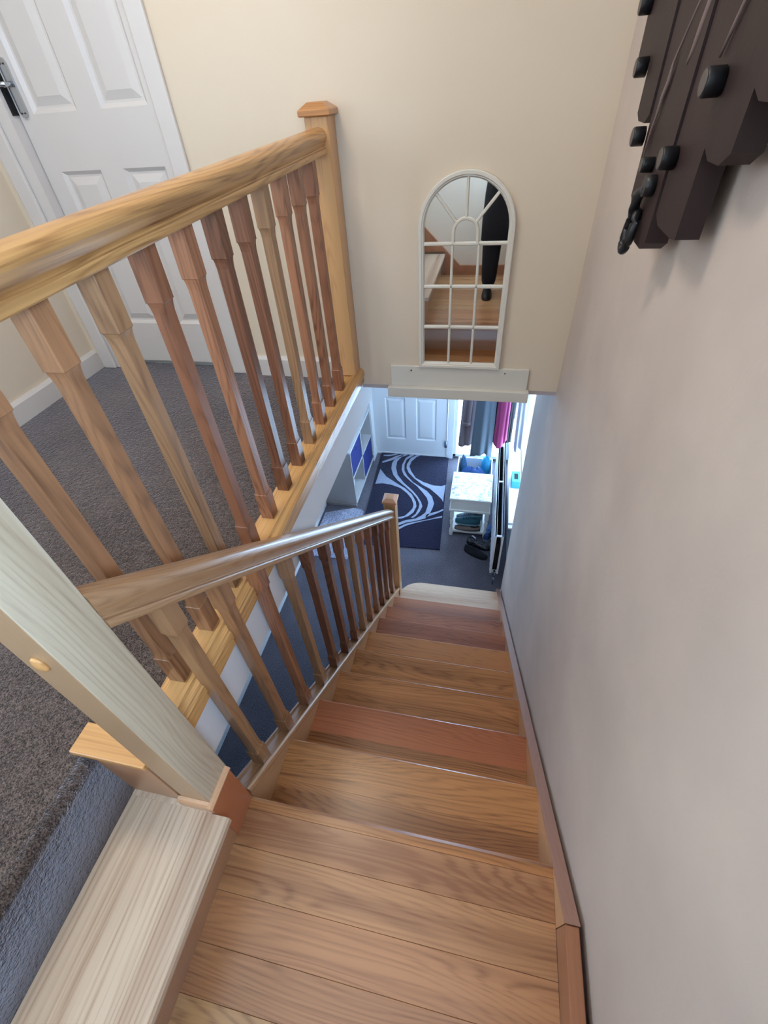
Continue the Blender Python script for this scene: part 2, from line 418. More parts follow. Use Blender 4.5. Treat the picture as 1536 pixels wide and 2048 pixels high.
def window(name, x0, x1, y0, y1, z0, z1, fr, muntins=()):
    """frame in a vertical opening; the thin direction is found from the extents"""
    thin_x = (x1-x0) < (y1-y0)
    mb = MB()
    if thin_x:
        mb.box(x0, x1, y0, y0+fr, z0, z1, bev=.004).box(x0, x1, y1-fr, y1, z0, z1, bev=.004).box(x0, x1, y0, y1, z0, z0+fr, bev=.004).box(x0, x1, y0, y1, z1-fr, z1, bev=.004)
        for q in muntins: mb.box(x0+.005, x1-.005, q-fr/2, q+fr/2, z0, z1)
    else:
        mb.box(x0, x0+fr, y0, y1, z0, z1, bev=.004).box(x1-fr, x1, y0, y1, z0, z1, bev=.004).box(x0, x1, y0, y1, z0, z0+fr, bev=.004).box(x0, x1, y0, y1, z1-fr, z1, bev=.004)
        for q in muntins: mb.box(x0, x1, y0+.005, y1-.005, q-fr/2, q+fr/2)
    o = mb.build(name, M['white'], kind='structure')
    if thin_x: g = B((x0+x1)/2-.003, (x0+x1)/2+.003, y0+fr*.8, y1-fr*.8, z0+fr*.8, z1-fr*.8)
    else: g = B(x0+fr*.8, x1-fr*.8, (y0+y1)/2-.003, (y0+y1)/2+.003, z0+fr*.8, z1-fr*.8)
    g.build('pane', M['glass'], o)
    return o


w1 = window('window_1', -.66, -.02, 4.70, 4.76, .03, 2.2, .04)
w2 = window('window_2', .10, .16, 2.64, 4.35, .855, 2.05, .045, (3.5,))
MB().box(-.02, .0985, 2.645, 4.345, .8545, .868, bev=.004).box(-.02, .0595, 2.60, 4.36, .84, .8545).build('window_sill', M['white'], w2)
w3 = window('window_3', .07, .13, -1.34, -.44, 3.35, 4.65, .05)
w4 = window('added_window', -2.6, -2.54, -1.42, -.15, 3.45, 4.6, .05, (-.8,))  # added opening out of view, lets the fill light onto the landing

# ---------------------------------------------------------------- staircase
st = thing('staircase', (-.47, 1.2, 0), 'varnished ash staircase descending beside the plain plaster wall to the hall', 'staircase')
mats = {2: ('tread_pale',), 3: ('tread_red',), 4: ('tread_red',), 5: ('tread_red',), 6: ('tread',), 7: ('tread',), 8: ('tread',), 9: ('tread_red', 'tread'), 10: ('tread', 'tread')}
for k in range(2, 11):
    y = (11-k)*G; z = k*R
    a = MB().prism([(y-.13, z), (y-.004, z), (y, z-.004), (y+.0, z-.02), (y-.006, z-.028), (y-.13, z-.028)], W_, S_, 'x')
    t1 = a.build('tread', M[mats[k][0]], st)
    b_ = MB().box(W_, S_, y-.262, y-.1305, z-.028, z)
    b_.build('stave', M[mats[k][-1]], t1)
    B(W_, S_, y-.036, y-.02, z-R+.0, z-.028).build('riser', M['wxr'], st)
# bullnose bottom step
pts = [(S_, 2.13), (S_, 2.405)]
pts += [(-.72, 2.405)]+[(-.72-.20*math.sin(a), 2.405-.15*(1-math.cos(a))) for a in [PI/2*i/10 for i in range(1, 11)]]
pts += [(-.925, 2.13)]
MB().prism(pts, .172, .2, 'z').build('tread', M['tread_pale'], st)
pts2 = [(x+.02 if x < -.7 else x, y-.02) for x, y in pts]
MB().prism(pts2, 0, .172, 'z').build('riser', M['wxr'], st)
# quarter landing, board by board
seams = [0, -.03, -.118, -.218, -.318, -.407, -.50, -.61, -.72, -.83, -.94, -1.05, -1.16, -1.28, -1.42]
pl = None
for i in range(len(seams)-1):
    y1, y0 = seams[i], seams[i+1]
    if i == 0:
        MB().prism([(y0+.0002, 2.2), (y1-.008, 2.2), (y1, 2.193), (y1, 2.178), (y1-.006, 2.172), (y0+.0002, 2.172)], W_, S_, 'x').build('nosing', M['tread'], st)
    else:
        MB().box(W_-.004, S_, y0+.0003, y1-.0003, 2.172, 2.2, bev=.0006).build('plank', M['plat'], st)
B(W_, S_, -.036, -.02, 2.0, 2.172).build('riser', M['wxr'], st)
# strings
sh = lambda y: nose(y)
MB().prism([(.0055, nose(.0055)+.0115), (2.081, nose(2.081)+.0115), (2.081, nose(2.081)-.26), (.0055, nose(0)-.28)], -.93, W_, 'x').build('string_board', M['wstr'], st)
P = [(-.125, 2.302), (2.47, nose(2.47)+.02), (2.47, 0.0), (2.13, 0), (0, nose(0)-.28), (-.125, 2.12)]
MB().prism(P, S_, -.013, 'x').build('string_board', M['wstr'], st)
# string cappings: thin strip on top edge, darker than the board face
MB().prism([(-.125, 2.303), (2.471, nose(2.471)+.021), (2.471, nose(2.471)+.024), (-.125, 2.307)], S_-.001, -.012, 'x').build('string_capping', M['wstrt'], st, label='greyer top edge')
MB().box(S_, -.014, -1.42, -.126, 2.2, 2.302, bev=.002).build('string_board', M['wstry'], st, label='level board beside the quarter landing')
# rear string rising to the landing
MB().prism([(S_, 2.2), (S_, 2.29), (-.70, 2.29), (-1.13, 2.70), (-1.13, 2.63), (-1.128, 2.42), (-.858, 2.42), (-.858, 2.2)], -1.42, -1.395, 'y').build('string_board', M['wstry'], st)
# top tread (wide plank seen lower left) and its riser
MB().prism([(-1.128, 2.4), (-.858, 2.4), (-.853, 2.395), (-.853, 2.376), (-.857, 2.372), (-1.128, 2.372)], -1.394, -.097, 'y').build('tread', M['plank'], st, label='pale wide tread at the landing')
MB().box(-1.128, XN1-.0002, -.0969, -.0838, 2.372, 2.4).build('tread', M['plank'], st)
B(-.908, -.892, -1.394, -.09, 2.2, 2.372).build('riser', M['wxr'], st)
B(-1.150, XN0-.0065, -.0837, -.060, 2.4, 2.636).build('riser', M['wxr'], st)
MB().box(-1.17, XN0-.002, -.090, -.022, 2.6365, 2.655, bev=.003).build('nosing_cap', M['wxc'], st, label='golden ash nosing cap beside the big newel')

# ---------------------------------------------------------------- newel posts
n1 = thing('newel_post', ((XN0+XN1)/2, -.03, 2.2), 'thick pale ash newel post nearest the camera with reddish base', 'newel post')
o = MB().box(XN0, XN1, -.083, .005, 2.2, 3.86, bev=.0025).build('post', [M['wzp'], M['newel_shaded']], n1)
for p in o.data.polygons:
    if p.normal.y < -.9: p.material_index = 1  # rear face takes the copy with shade in its colour
MB().box(XN1+.0003, -.888, -.0955, -.002, 2.2005, 2.432).build('cladding', M['clad'], n1, label='reddish wooden cladding')
mb = MB().prism([(XN1+.0003, 2.4325), (-.886, 2.4325), (-.886, 2.437), (-.891, 2.442), (XN1+.0003, 2.444)], -.097, .001, 'y')
mb.prism([(-.0833, 2.4005), (-.095, 2.4005), (-.095, 2.437), (-.091, 2.442), (-.0833, 2.444)], XN0-.006, XN1, 'x')
mb.build('collar_moulding', wood('collar_wood', (206, 160, 124), (170, 120, 90), 'x', contrast=.3), n1)
mb = MB()
mb.loft([[(-.940+r*math.cos(a), -.0831-h, 3.106+r*1.5*math.sin(a)) for a in [2*PI*k/14 for k in range(14)]] for r, h in ((.0125, 0), (.0115, .004), (.008, .006), (.003, .007))])
mb.build('wooden_plug', M['wxc'], n1)
def newel_cap(parent, cx, cy, z, w, mat):
    h = w/2; rg = []
    for a, dz in ((h-.004, 0), (h, .003), (h, .016), (h*.96, .019), (h*.52, .036), (h*.48, .037)):
        rg.append([(cx-a, cy-a, z+dz), (cx+a, cy-a, z+dz), (cx+a, cy+a, z+dz), (cx-a, cy+a, z+dz)])
    MB().loft(rg, smooth=False).build('cap', mat, parent)
newel_cap(n1, (XN0+XN1)/2, -.039, 3.86, .108, M['wxc'])
n2 = thing('newel_post', (-.99, 1.722, 2.68), 'golden ash newel post standing against the cream back wall', 'newel post')
MB().box(-1.033, -.948, 1.678, 1.766, 2.6805, 3.636, bev=.002).build('post', M['wz'], n2)
newel_cap(n2, -.990, 1.722-.012, 3.6365, .112, wood('brown_cap', (176, 122, 72), (120, 76, 42), 'x'))
n3 = thing('newel_post', (-.928, 2.12, .4), 'bottom newel post at the foot of the stairs, over the hall carpet', 'newel post')
MB().box(-.970, -.886, 2.082, 2.166, .4005, 1.485, bev=.002).build('post', M['wz'], n3)
newel_cap(n3, -.928, 2.124, 1.4855, .106, wood('orange_cap', (222, 160, 116), (190, 122, 84), 'x', contrast=.4))
MB().box(-.97, -.8975, 2.10, 2.16, .2003, .4).build('post_foot', M['clad'], n3)

# ---------------------------------------------------------------- balustrades
half = [(.0, 0), (.0265, 0), (.0285, .003), (.0290, .009), (.0285, .014), (.0262, .0165), (.0205, .0178), (.0195, .0205), (.0205, .0240), (.0232, .030), (.0275, .039), (.0312, .048)]
half += [(.0312*math.cos(a), .050+.0245*math.sin(a)) for a in [math.radians(d) for d in (4, 14, 24, 34, 44, 54, 64, 74, 84)]]
PROF = half+[(0, .0746)]+[(-a, b) for a, b in half[:0:-1]]


def rail(parent, cx, y0, y1, zf, vs, mat):
    rings = []
    n = 2
    for i in range(n+1):
        y = y0+(y1-y0)*i/n
        rings.append([(cx+a, y, zf(y)+b*vs) for a, b in PROF])
    mb = MB().loft(rings, smooth=False)
    o = mb.build('handrail', mat, parent)
    return o


def spindle_mesh(h, top, bot, s0=.0205, s1=.0160, shb=0.0, sht=0.0):
    """square spindle, thinner between stop-chamfers; shb/sht slope the ends"""
    rg = []
    for z, s, sh_ in ((0, s0, shb), (bot, s0, 0), (bot+.0015, s0-.0018, 0), (bot+.010, s1+.0012, 0), (bot+.024, s1, 0), (h-top-.024, s1, 0), (h-top-.010, s1+.0012, 0), (h-top-.0015, s0-.0018, 0), (h-top, s0, 0), (h, s0, sht)):
        rg.append([(-s, -s, z+sh_*s), (s, -s, z+sh_*s), (s, s, z-sh_*s), (-s, s, z-sh_*s)])
    me = bpy.data.meshes.new('spindle'); mb = MB().loft(rg, smooth=False)
    me.from_pydata(mb.v, [], mb.f)
    bm = bmesh.new(); bm.from_mesh(me); bmesh.ops.remove_doubles(bm, verts=bm.verts, dist=1e-6)
    bmesh.ops.bevel(bm, geom=[e for e in bm.edges if len(e.link_faces) == 2 and e.calc_face_angle(0) > 1.2], offset=.0012, segments=1, affect='EDGES')
    bmesh.ops.recalc_face_normals(bm, faces=bm.faces); bm.to_mesh(me); bm.free()
    return me


def place_spindles(parent, ys, x, zb, me_by_mat):
    b = root_of(parent)
    for i, y in enumerate(ys):
        me = me_by_mat[i % len(me_by_mat)]
        o = bpy.data.objects.new('spindle', me); link(o, parent); o.location = Vector((x, y, zb(y)))-b


upb = thing('balustrade', (-.99, .85, 2.6), 'level landing balustrade with golden handrail beside the brown carpet', 'balustrade')
uz = lambda y: 3.503+.028*(y-.1)/1.45
rail(upb, -.990, .0055, 1.6775, uz, 1.0, M['wy'])
bp = [(-1.03, 2.60), (-1.03, 2.674), (-1.027, 2.677), (-.967, 2.677), (-.964, 2.687), (-.954, 2.687), (-.951, 2.678), (-.938, 2.674), (-.931, 2.664), (-.930, 2.640), (-.936, 2.632), (-.936, 2.606), (-.942, 2.6)]
MB().prism(bp, .0185, 1.7695, 'y').build('base_rail', M['wy'], upb)


def variants(me, mats):
    out = []
    for m in mats:
        c = me.copy(); c.materials.clear(); c.materials.append(M[m]); out.append(c)
    return out


us = [spindle_mesh(3.503+.028*(i*.1435)/1.45+.004-2.677, .105, .10) for i in range(11)]
umats = ['sp_tan', 'sp_tan', 'sp_tan', 'sp_red', 'sp_red', 'sp_red', 'sp_red', 'sp_tan', 'sp_red', 'sp_red', 'sp_red']
for i in range(11):
    us[i].materials.append(M[umats[i]])
    o = bpy.data.objects.new('spindle', us[i]); link(o, upb); o.location = Vector((-.9955, .097+.0205+.1435*i, 2.677))-root_of(upb)
lwb = thing('balustrade', (-.92, 1.0, 1.2), 'sloping stair balustrade descending to the hall, blue-lit handrail', 'balustrade')
lz = lambda y: 3.081-.8345*y
rail(lwb, -.925, .0055, 2.0815, lz, 1.28, M['ws'])
cp = [(-.9515, .012), (-.9515, .043), (-.9455, .047), (-.9430, .047), (-.9420, .037), (-.9010, .037), (-.9000, .047), (-.8955, .047), (-.8905, .042), (-.8890, .030), (-.8895, .012)]
MB().prism(cp, .0055, 2.0815, 'y', shear=nose).build('base_rail', M['ws'], lwb)
def sp_low(i):
    return spindle_mesh(lz(0)-nose(0)-.037+.004, .085, .10, shb=.8333, sht=.8333)
lm_ = sp_low(0)
lv = {}
for m in ('sp_red', 'sp_tan'):
    c = lm_.copy(); c.materials.append(M[m]); lv[m] = c
for i in range(13):
    y = .098+.0205+.1515*i
    o = bpy.data.objects.new('spindle', lv['sp_tan' if i in (0, 1, 3, 7) else 'sp_red']); link(o, lwb); o.location = Vector((-.9215, y, nose(y)+.0365))-root_of(lwb)

# ---------------------------------------------------------------- arched mirror
cx = -.4635; ys = YB-.0005
mr = thing('arched_mirror', (cx, YB, 2.70), 'tall arched white mirror with glazing bars on the cream wall', 'mirror')


def arch(hw, zb, zs, n=24):
    return [(cx-hw, zb), (cx+hw, zb)]+[(cx+hw*math.cos(PI*i/n), zs+hw*math.sin(PI*i/n)) for i in range(n+1)]


def ring3(prof, zs=3.275):
    # prof: (inset from outer, y)
    rings = []
    for ins, y in prof:
        hw = .187-ins; rings.append([(x, y, z) for x, z in arch(hw, 2.702+ins, zs)])
    return rings


MB().loft(ring3([(0, ys), (0, ys-.022), (.003, ys-.025), (.013, ys-.025), (.016, ys-.021), (.019, ys-.021), (.0245, ys-.012), (.0245, ys)]), smooth=False, closed=True).build('frame', M['cream'], mr)
pts = [(x, z) for x, z in arch(.187-.0235, 2.7255, 3.275)]
MB().prism(pts, ys-.006, ys-.001, 'y').build('mirror_glass', M['mirror'], mr)
def bar(p, q, w=.011, d=.009, nm='glazing_bar'):
    (xa, za), (xb, zb) = p, q; L = math.hypot(xb-xa, zb-za); nx, nz = -(zb-za)/L, (xb-xa)/L
    sec = [(-w/2, -.0065), (-w/2, -.0065-d*.6), (-w/4, -.0065-d), (w/4, -.0065-d), (w/2, -.0065-d*.6), (w/2, -.0065)]
    MB().loft([[(x+nx*a, ys+b, z+nz*a) for a, b in sec] for x, z in (p, q)], smooth=False).build(nm, M['cream'], mr)
for z in (3.222, 3.062, 2.892): bar((cx-.164, z), (cx+.164, z), .0125)
for x in (-.513, -.408): bar((x, 2.725), (x, 3.222))
bar((cx, 3.31), (cx, 3.44)); bar((-.4965, 3.290), (-.5825, 3.392)); bar((-.4305, 3.290), (-.3445, 3.392))
cen = [(cx-.0475, 3.222), (cx-.0475, 3.262)]+[(cx-.0475*math.cos(PI*i/10), 3.262+.0475*math.sin(PI*i/10)) for i in range(1, 10)]+[(cx+.0475, 3.262), (cx+.0475, 3.222)]
rings = []
for i, (x, z) in enumerate(cen):
    a = cen[max(0, i-1)]; b = cen[min(len(cen)-1, i+1)]; L = math.hypot(b[0]-a[0], b[1]-a[1]); nx, nz = -(b[1]-a[1])/L, (b[0]-a[0])/L
    rings.append([(x+nx*u, ys+v, z+nz*u) for u, v in [(-.006, -.0065), (-.006, -.013), (-.003, -.0165), (.003, -.0165), (.006, -.013), (.006, -.0065)]])
MB().loft(rings, smooth=False).build('arched_glazing_bar', M['cream'], mr)

# ---------------------------------------------------------------- ledge board under mirror
lb = thing('ledge_board', (-.466, YB, 2.6), 'off-white painted L-shaped ledge board fixed under the arched mirror', 'ledge')
MB().box(-.792, -.139, ys-.014, ys, 2.60, 2.703, bev=.0015).build('back_board', M['cream'], lb)
MB().box(-.806, -.128, ys-.040, ys, 2.548, 2.600, bev=.0015).build('lip', M['cream'], lb)
for x in (-.69, -.247):
    MB().tube([(x, ys-.0135, 2.682), (x, ys-.0155, 2.682)], .004, 10).build('screw', M['screw'], lb)

# ---------------------------------------------------------------- dark wooden wall piece
dx0, dx1 = -.024, -.060
dec = thing('wooden_wall_art', (-.04, .75, 3.44), 'dark stained plank wall piece with black round pegs, upper right', 'wall art')
bd = [(1.26, 1.116, 3.70), (1.114, .992, 3.61), (.99, .872, 3.478), (.87, .752, 3.435), (.75, .60, 3.487), (.598, .49, 3.596), (.488, .37, 3.662), (.368, .25, 3.75), (.248, .13, 3.86)]
for i, (ya, yb, zb) in enumerate(bd):
    dd = random.uniform(-.004, .004); zt = 4.32-abs(i-3.5)*.05
    o = MB().prism([(yb+.001, zb+.004+.012*(i % 2)), (yb+.03, zb), (ya-.03, zb), (ya-.001, zb+.012), (ya-.001, zt), (yb+.001, zt)], dx0, dx1+dd, 'x')
    o.build('board', M['dwood'], dec)
for i, (y, z) in enumerate([(1.134, 3.695), (.996, 3.591), (.851, 3.56), (.728, 3.583), (.613, 3.677), (1.318-.075, 3.793), (.42, 3.80), (.86, 3.95), (.6, 4.1)]):
    r = .0165 if i not in (2,) else .0125
    mb = MB()
    x0 = -.062
    rg = [[(x0-l, y+q*math.cos(a), z+q*math.sin(a)) for a in [2*PI*k/20 for k in range(20)]] for l, q in ((0, r), (.020, r), (.0225, r*.93))]
    mb.loft(rg, smooth=True)
    for kf in range(len(mb.f)):
        pass
    o = mb.build('peg', M['iron'], dec)
    MB().loft([[(x0-l, y+q*math.cos(a), z+q*math.sin(a)) for a in [2*PI*k/20 for k in range(20)]] for l, q in ((.0227, r*.9), (.0235, r*.86))]).build('peg_face', M['ironface'], o)
# shackle: a short bar, ball and elongated link hanging in front of the lowest board
mb = MB().tube([(-.062, .80, 3.535), (-.082, .80, 3.535)], .017, 14)
mb.build('link_stud', M['iron'], dec)
MB().tube([(-.074, .806, 3.53), (-.080, .835, 3.515), (-.078, .845, 3.49), (-.076, .85, 3.478)], [.009, .011, .010, .009], 10).build('shackle', M['iron'], dec)
def oval(cy, cz, ry, rz, x, tilt=0):
    return [(x+tilt*math.sin(2*PI*k/24), cy+ry*math.cos(2*PI*k/24), cz+rz*math.sin(2*PI*k/24)) for k in range(25)]
MB().tube(oval(.845, 3.452, .022, .034, -.076, .004), .0088, 10).build('chain_link', M['iron'], dec)
# painted vine-like streaks, raised thinly on the boards
def streak(pts, ws):
    rg = []
    for (y, z), w in zip(pts, ws): rg.append([(-.0625, y+w, z), (-.0655, y+w*.4, z), (-.0655, y-w*.4, z), (-.0625, y-w, z)])
    MB().loft(rg, smooth=True).build('painted_streak', M['streak'], dec)
streak([(.80, 3.80), (.86, 3.74), (.90, 3.70), (.905, 3.675), (.92, 3.655), (.925, 3.63), (.94, 3.60), (.945, 3.55)], [.002, .003, .004, .008, .009, .004, .003, .001])
streak([(.78, 3.82), (.775, 3.775), (.79, 3.74), (.80, 3.71), (.81, 3.695)], [.004, .010, .011, .009, .002])
streak([(.60, 3.80), (.61, 3.76), (.63, 3.73), (.65, 3.70)], [.001, .004, .005, .001])

# ---------------------------------------------------------------- hall rug
rg_ = thing('rug', (-1.1, 3.85, 0), 'navy rug with silver wave stripes in front of the white front door', 'rug')
q = [(-1.62, 4.69), (-.709, 4.70), (-.636, 3.027), (-1.545, 2.985)]
MB().prism(q, .0005, .012, 'z').build('pile', M['rug'], rg_)
ST = [
 [(-1.57,4.33),(-1.46,4.18),(-1.31,4.07),(-1.18,3.98),(-1.08,3.88),(-1.01,3.75),(-0.99,3.67),(-1.01,3.56),(-1.06,3.49),(-1.13,3.44),(-1.2,3.43),(-1.3,3.43),(-1.3,3.455),(-1.17,3.455),(-1.1,3.49),(-1.06,3.56),(-1.03,3.63),(-1.03,3.7),(-1.07,3.8),(-1.14,3.89),(-1.24,3.98),(-1.37,4.03),(-1.48,4.04),(-1.57,4.02)],
 [(-1.26,4.68),(-1.34,4.62),(-1.38,4.51),(-1.37,4.38),(-1.32,4.23),(-1.21,4.08),(-1.09,3.96),(-1.01,3.86),(-0.95,3.76),(-0.92,3.68),(-0.94,3.58),(-0.97,3.51),(-1.0,3.47),(-1.025,3.47),(-0.98,3.54),(-0.96,3.64),(-0.96,3.72),(-1.01,3.82),(-1.08,3.91),(-1.19,4.02),(-1.3,4.12),(-1.38,4.23),(-1.43,4.36),(-1.44,4.48),(-1.42,4.57),(-1.34,4.66)],
 [(-1.22,4.69),(-1.28,4.6),(-1.3,4.46),(-1.29,4.35),(-1.24,4.24),(-1.13,4.12),(-1.04,4.04),(-0.96,3.94),(-0.89,3.84),(-0.86,3.76),(-0.86,3.68),(-0.87,3.58),(-0.91,3.52),(-0.97,3.46),(-1.08,3.42),(-1.16,3.36),(-1.15,3.32),(-1.07,3.38),(-0.97,3.42),(-0.86,3.48),(-0.82,3.56),(-0.8,3.65),(-0.79,3.75),(-0.83,3.87),(-0.9,3.96),(-0.99,4.03),(-1.1,4.11),(-1.19,4.22),(-1.25,4.33),(-1.27,4.46),(-1.26,4.57),(-1.17,4.69)],
 [(-1.14,4.69),(-1.21,4.61),(-1.24,4.47),(-1.23,4.39),(-1.19,4.3),(-1.1,4.19),(-0.98,4.08),(-0.87,4.01),(-0.78,3.92),(-0.71,3.84),(-0.685,3.79),(-0.69,3.88),(-0.69,4.11),(-0.74,4.08),(-0.84,4.08),(-0.97,4.13),(-1.08,4.2),(-1.16,4.33),(-1.2,4.43),(-1.19,4.54),(-1.14,4.64),(-1.09,4.69)],
 [(-1.57,4.46),(-1.58,4.49),(-1.47,4.58),(-1.41,4.64),(-1.36,4.67),(-1.31,4.69),(-1.27,4.69),(-1.37,4.61),(-1.46,4.53)],
 [(-1.59,4.64),(-1.51,4.65),(-1.42,4.69),(-1.39,4.69),(-1.42,4.66),(-1.51,4.62),(-1.59,4.62)],
 [(-0.85,3.55),(-0.8,3.58),(-0.73,3.62),(-0.67,3.67),(-0.67,3.64),(-0.74,3.58),(-0.81,3.53),(-0.86,3.5)],
 [(-1.3,3.12),(-1.22,3.2),(-1.14,3.29),(-1.07,3.36),(-0.96,3.41),(-0.82,3.47),(-0.73,3.52),(-0.67,3.55),(-0.67,3.52),(-0.75,3.49),(-0.86,3.44),(-0.96,3.39),(-1.06,3.33),(-1.13,3.26),(-1.2,3.17),(-1.28,3.09)]]
for s in ST: MB().prism(s, .0122, .0138, 'z').build('stripe', M['rugs'], rg_)
mt = MB().prism([(-2.05, 2.74), (-1.60, 2.74), (-1.60, 3.50), (-1.63, 3.53), (-1.72, 3.545), (-1.85, 3.50), (-2.05, 3.42)], .0005, .010, 'z').build('pale_floor_patch', carpet('pale_speckled_pile', (92, 92, 112), (196, 196, 214), .5))  # thin raised patch, paler than the hall carpet around it
tag(mt, 'pale grey speckled patch lying left of the navy rug', 'mat')

# ---------------------------------------------------------------- cube shelf
cs = thing('cube_shelf', (-1.88, 4.05, 0), 'low grey-white cube shelf unit along the left hall wall', 'shelf')
cx0, cx1, cy0, cy1, cz1 = -2.075, -1.70, 3.575, 4.53, .77
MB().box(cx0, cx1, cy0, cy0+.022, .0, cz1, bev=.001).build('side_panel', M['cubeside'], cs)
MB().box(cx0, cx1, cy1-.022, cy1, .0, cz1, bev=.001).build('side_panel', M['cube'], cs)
MB().box(cx0, cx1, cy0, cy1, cz1, cz1+.022, bev=.001).build('top_panel', M['cube'], cs)
MB().box(cx0, cx1, cy0+.022, cy1-.022, .03, .05).build('bottom_panel', M['cube'], cs)
MB().box(cx0, cx1-.005, (cy0+cy1)/2-.008, (cy0+cy1)/2+.008, .05, cz1).build('divider', M['cube'], cs)
MB().box(cx0, cx1-.005, cy0+.022, cy1-.022, .405, .42).build('shelf', M['cube'], cs)
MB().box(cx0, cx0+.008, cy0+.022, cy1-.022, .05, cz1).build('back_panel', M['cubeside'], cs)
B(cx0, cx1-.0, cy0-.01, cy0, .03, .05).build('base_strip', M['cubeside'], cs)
def fbox(y0, y1, z0, z1, lab):
    t = thing('fabric_box', ((cx0+cx1)/2, (y0+y1)/2, z0), lab, 'storage box', 'fabric boxes in the cube shelf')
    mb = MB().box(cx0+.03, cx1-.012, y0, y1, z0, z0+.004).box(cx1-.016, cx1-.012, y0, y1, z0, z1).box(cx0+.03, cx0+.034, y0, y1, z0, z1).box(cx0+.03, cx1-.012, y0, y0+.004, z0, z1).box(cx0+.03, cx1-.012, y1-.004, y1, z0, z1)
    mb.build('body', M['fab'], t)
    MB().tube([(cx1-.012, (y0+y1)/2-.03, z1-.05), (cx1-.004, (y0+y1)/2-.015, z1-.06), (cx1-.004, (y0+y1)/2+.015, z1-.06), (cx1-.012, (y0+y1)/2+.03, z1-.05)], .003, 6).build('handle', M['fab'], t)
fbox(3.61, 4.035, .4205, .74, 'navy fabric box in the near upper cube of the shelf')
fbox(4.07, 4.50, .0505, .385, 'navy fabric box in the far lower cube of the shelf')
pb = MB().add([], [])
pb.loft([[(-1.98, 3.62, .0505), (-1.74, 3.62, .0505), (-1.74, 3.66, .0505), (-1.98, 3.66, .0505)], [(-1.98, 3.70, .30), (-1.74, 3.70, .30), (-1.74, 3.74, .30), (-1.98, 3.74, .30)]], smooth=False)
o = pb.build('folder', plain('white_card', (214, 220, 226), .6)); tag(o, 'white folder leaning in the near lower cube of the shelf', 'folder')

# ---------------------------------------------------------------- side table with mosaic top
tb = thing('side_table', (-.36, 3.46, 0), 'white side table with mosaic tile top beside the radiator', 'table')
tx0, tx1, ty0, ty1, tz = -.575, -.150, 3.262, 3.715, .545
wt = M['cream']
MB().box(tx0, tx1, ty0, ty1, tz-.02, tz, bev=.003).build('tabletop', wt, tb)
MB().box(tx0+.015, tx1-.015, ty0+.015, ty1-.015, tz-.155, tz-.02).build('drawer_box', wt, tb)
MB().box(tx0+.0, tx1-.0, ty0, ty1, tz-.18, tz-.155, bev=.005).build('ledge_moulding', wt, tb)
for lx in (tx0+.03, tx1-.03):
    for ly in (ty0+.03, ty1-.03):
        prof = [(0, .021), (.055, .021), (.06, .015), (.075, .019), (.10, .013), (.14, .011), (.165, .017), (.18, .012), (.19, .018), (.215, .018), (.22, .012), (.245, .014), (.265, .021), (tz-.18, .021)]
        rg = [[(lx+s*c, ly+s*d, z) for c, d in ((-1, -.4), (-.4, -1), (.4, -1), (1, -.4), (1, .4), (.4, 1), (-.4, 1), (-1, .4))] for z, s in prof]
        MB().loft(rg, smooth=False).build('leg', wt, tb)
for args in ((tx0+.03, tx1-.03, ty0+.02, ty0+.04, .045, .07), (tx0+.03, tx1-.03, ty1-.04, ty1-.02, .045, .07), (tx0+.02, tx0+.04, ty0+.03, ty1-.03, .045, .07), (tx1-.04, tx1-.02, ty0+.03, ty1-.03, .045, .07)):
    B(*args).build('stretcher', wt, tb)
B(tx0+.035, tx1-.035, ty0+.035, ty1-.035, .055, .062).build('lower_shelf', wt, tb)
# mosaic: about 270 little glass tiles, joined by colour
tile_cols = [(206, 212, 214), (176, 184, 188), (140, 150, 158), (92, 92, 104), (190, 188, 176), (66, 62, 76)]
tm = [plain('mosaic_tile_tint', c, .2, 0, .02) for c in tile_cols]
mb = MB(); yy = ty0+.006
while yy < ty1-.014:
    hh = random.choice((.014, .022, .022)); xx = tx0+.006
    while xx < tx1-.012:
        ww = random.choice((.012, .022, .022, .034)); x2 = min(xx+ww, tx1-.006)
        mb.box(xx+.0008, x2-.0008, yy+.0008, min(yy+hh, ty1-.006)-.0008, tz, tz+.003, mi=random.choices(range(6), (5, 5, 3, 1.2, 3, .8))[0]); xx = x2
    yy += hh
mb.build('mosaic_tiles', tm, tb, kind='stuff')

# ---------------------------------------------------------------- shoes


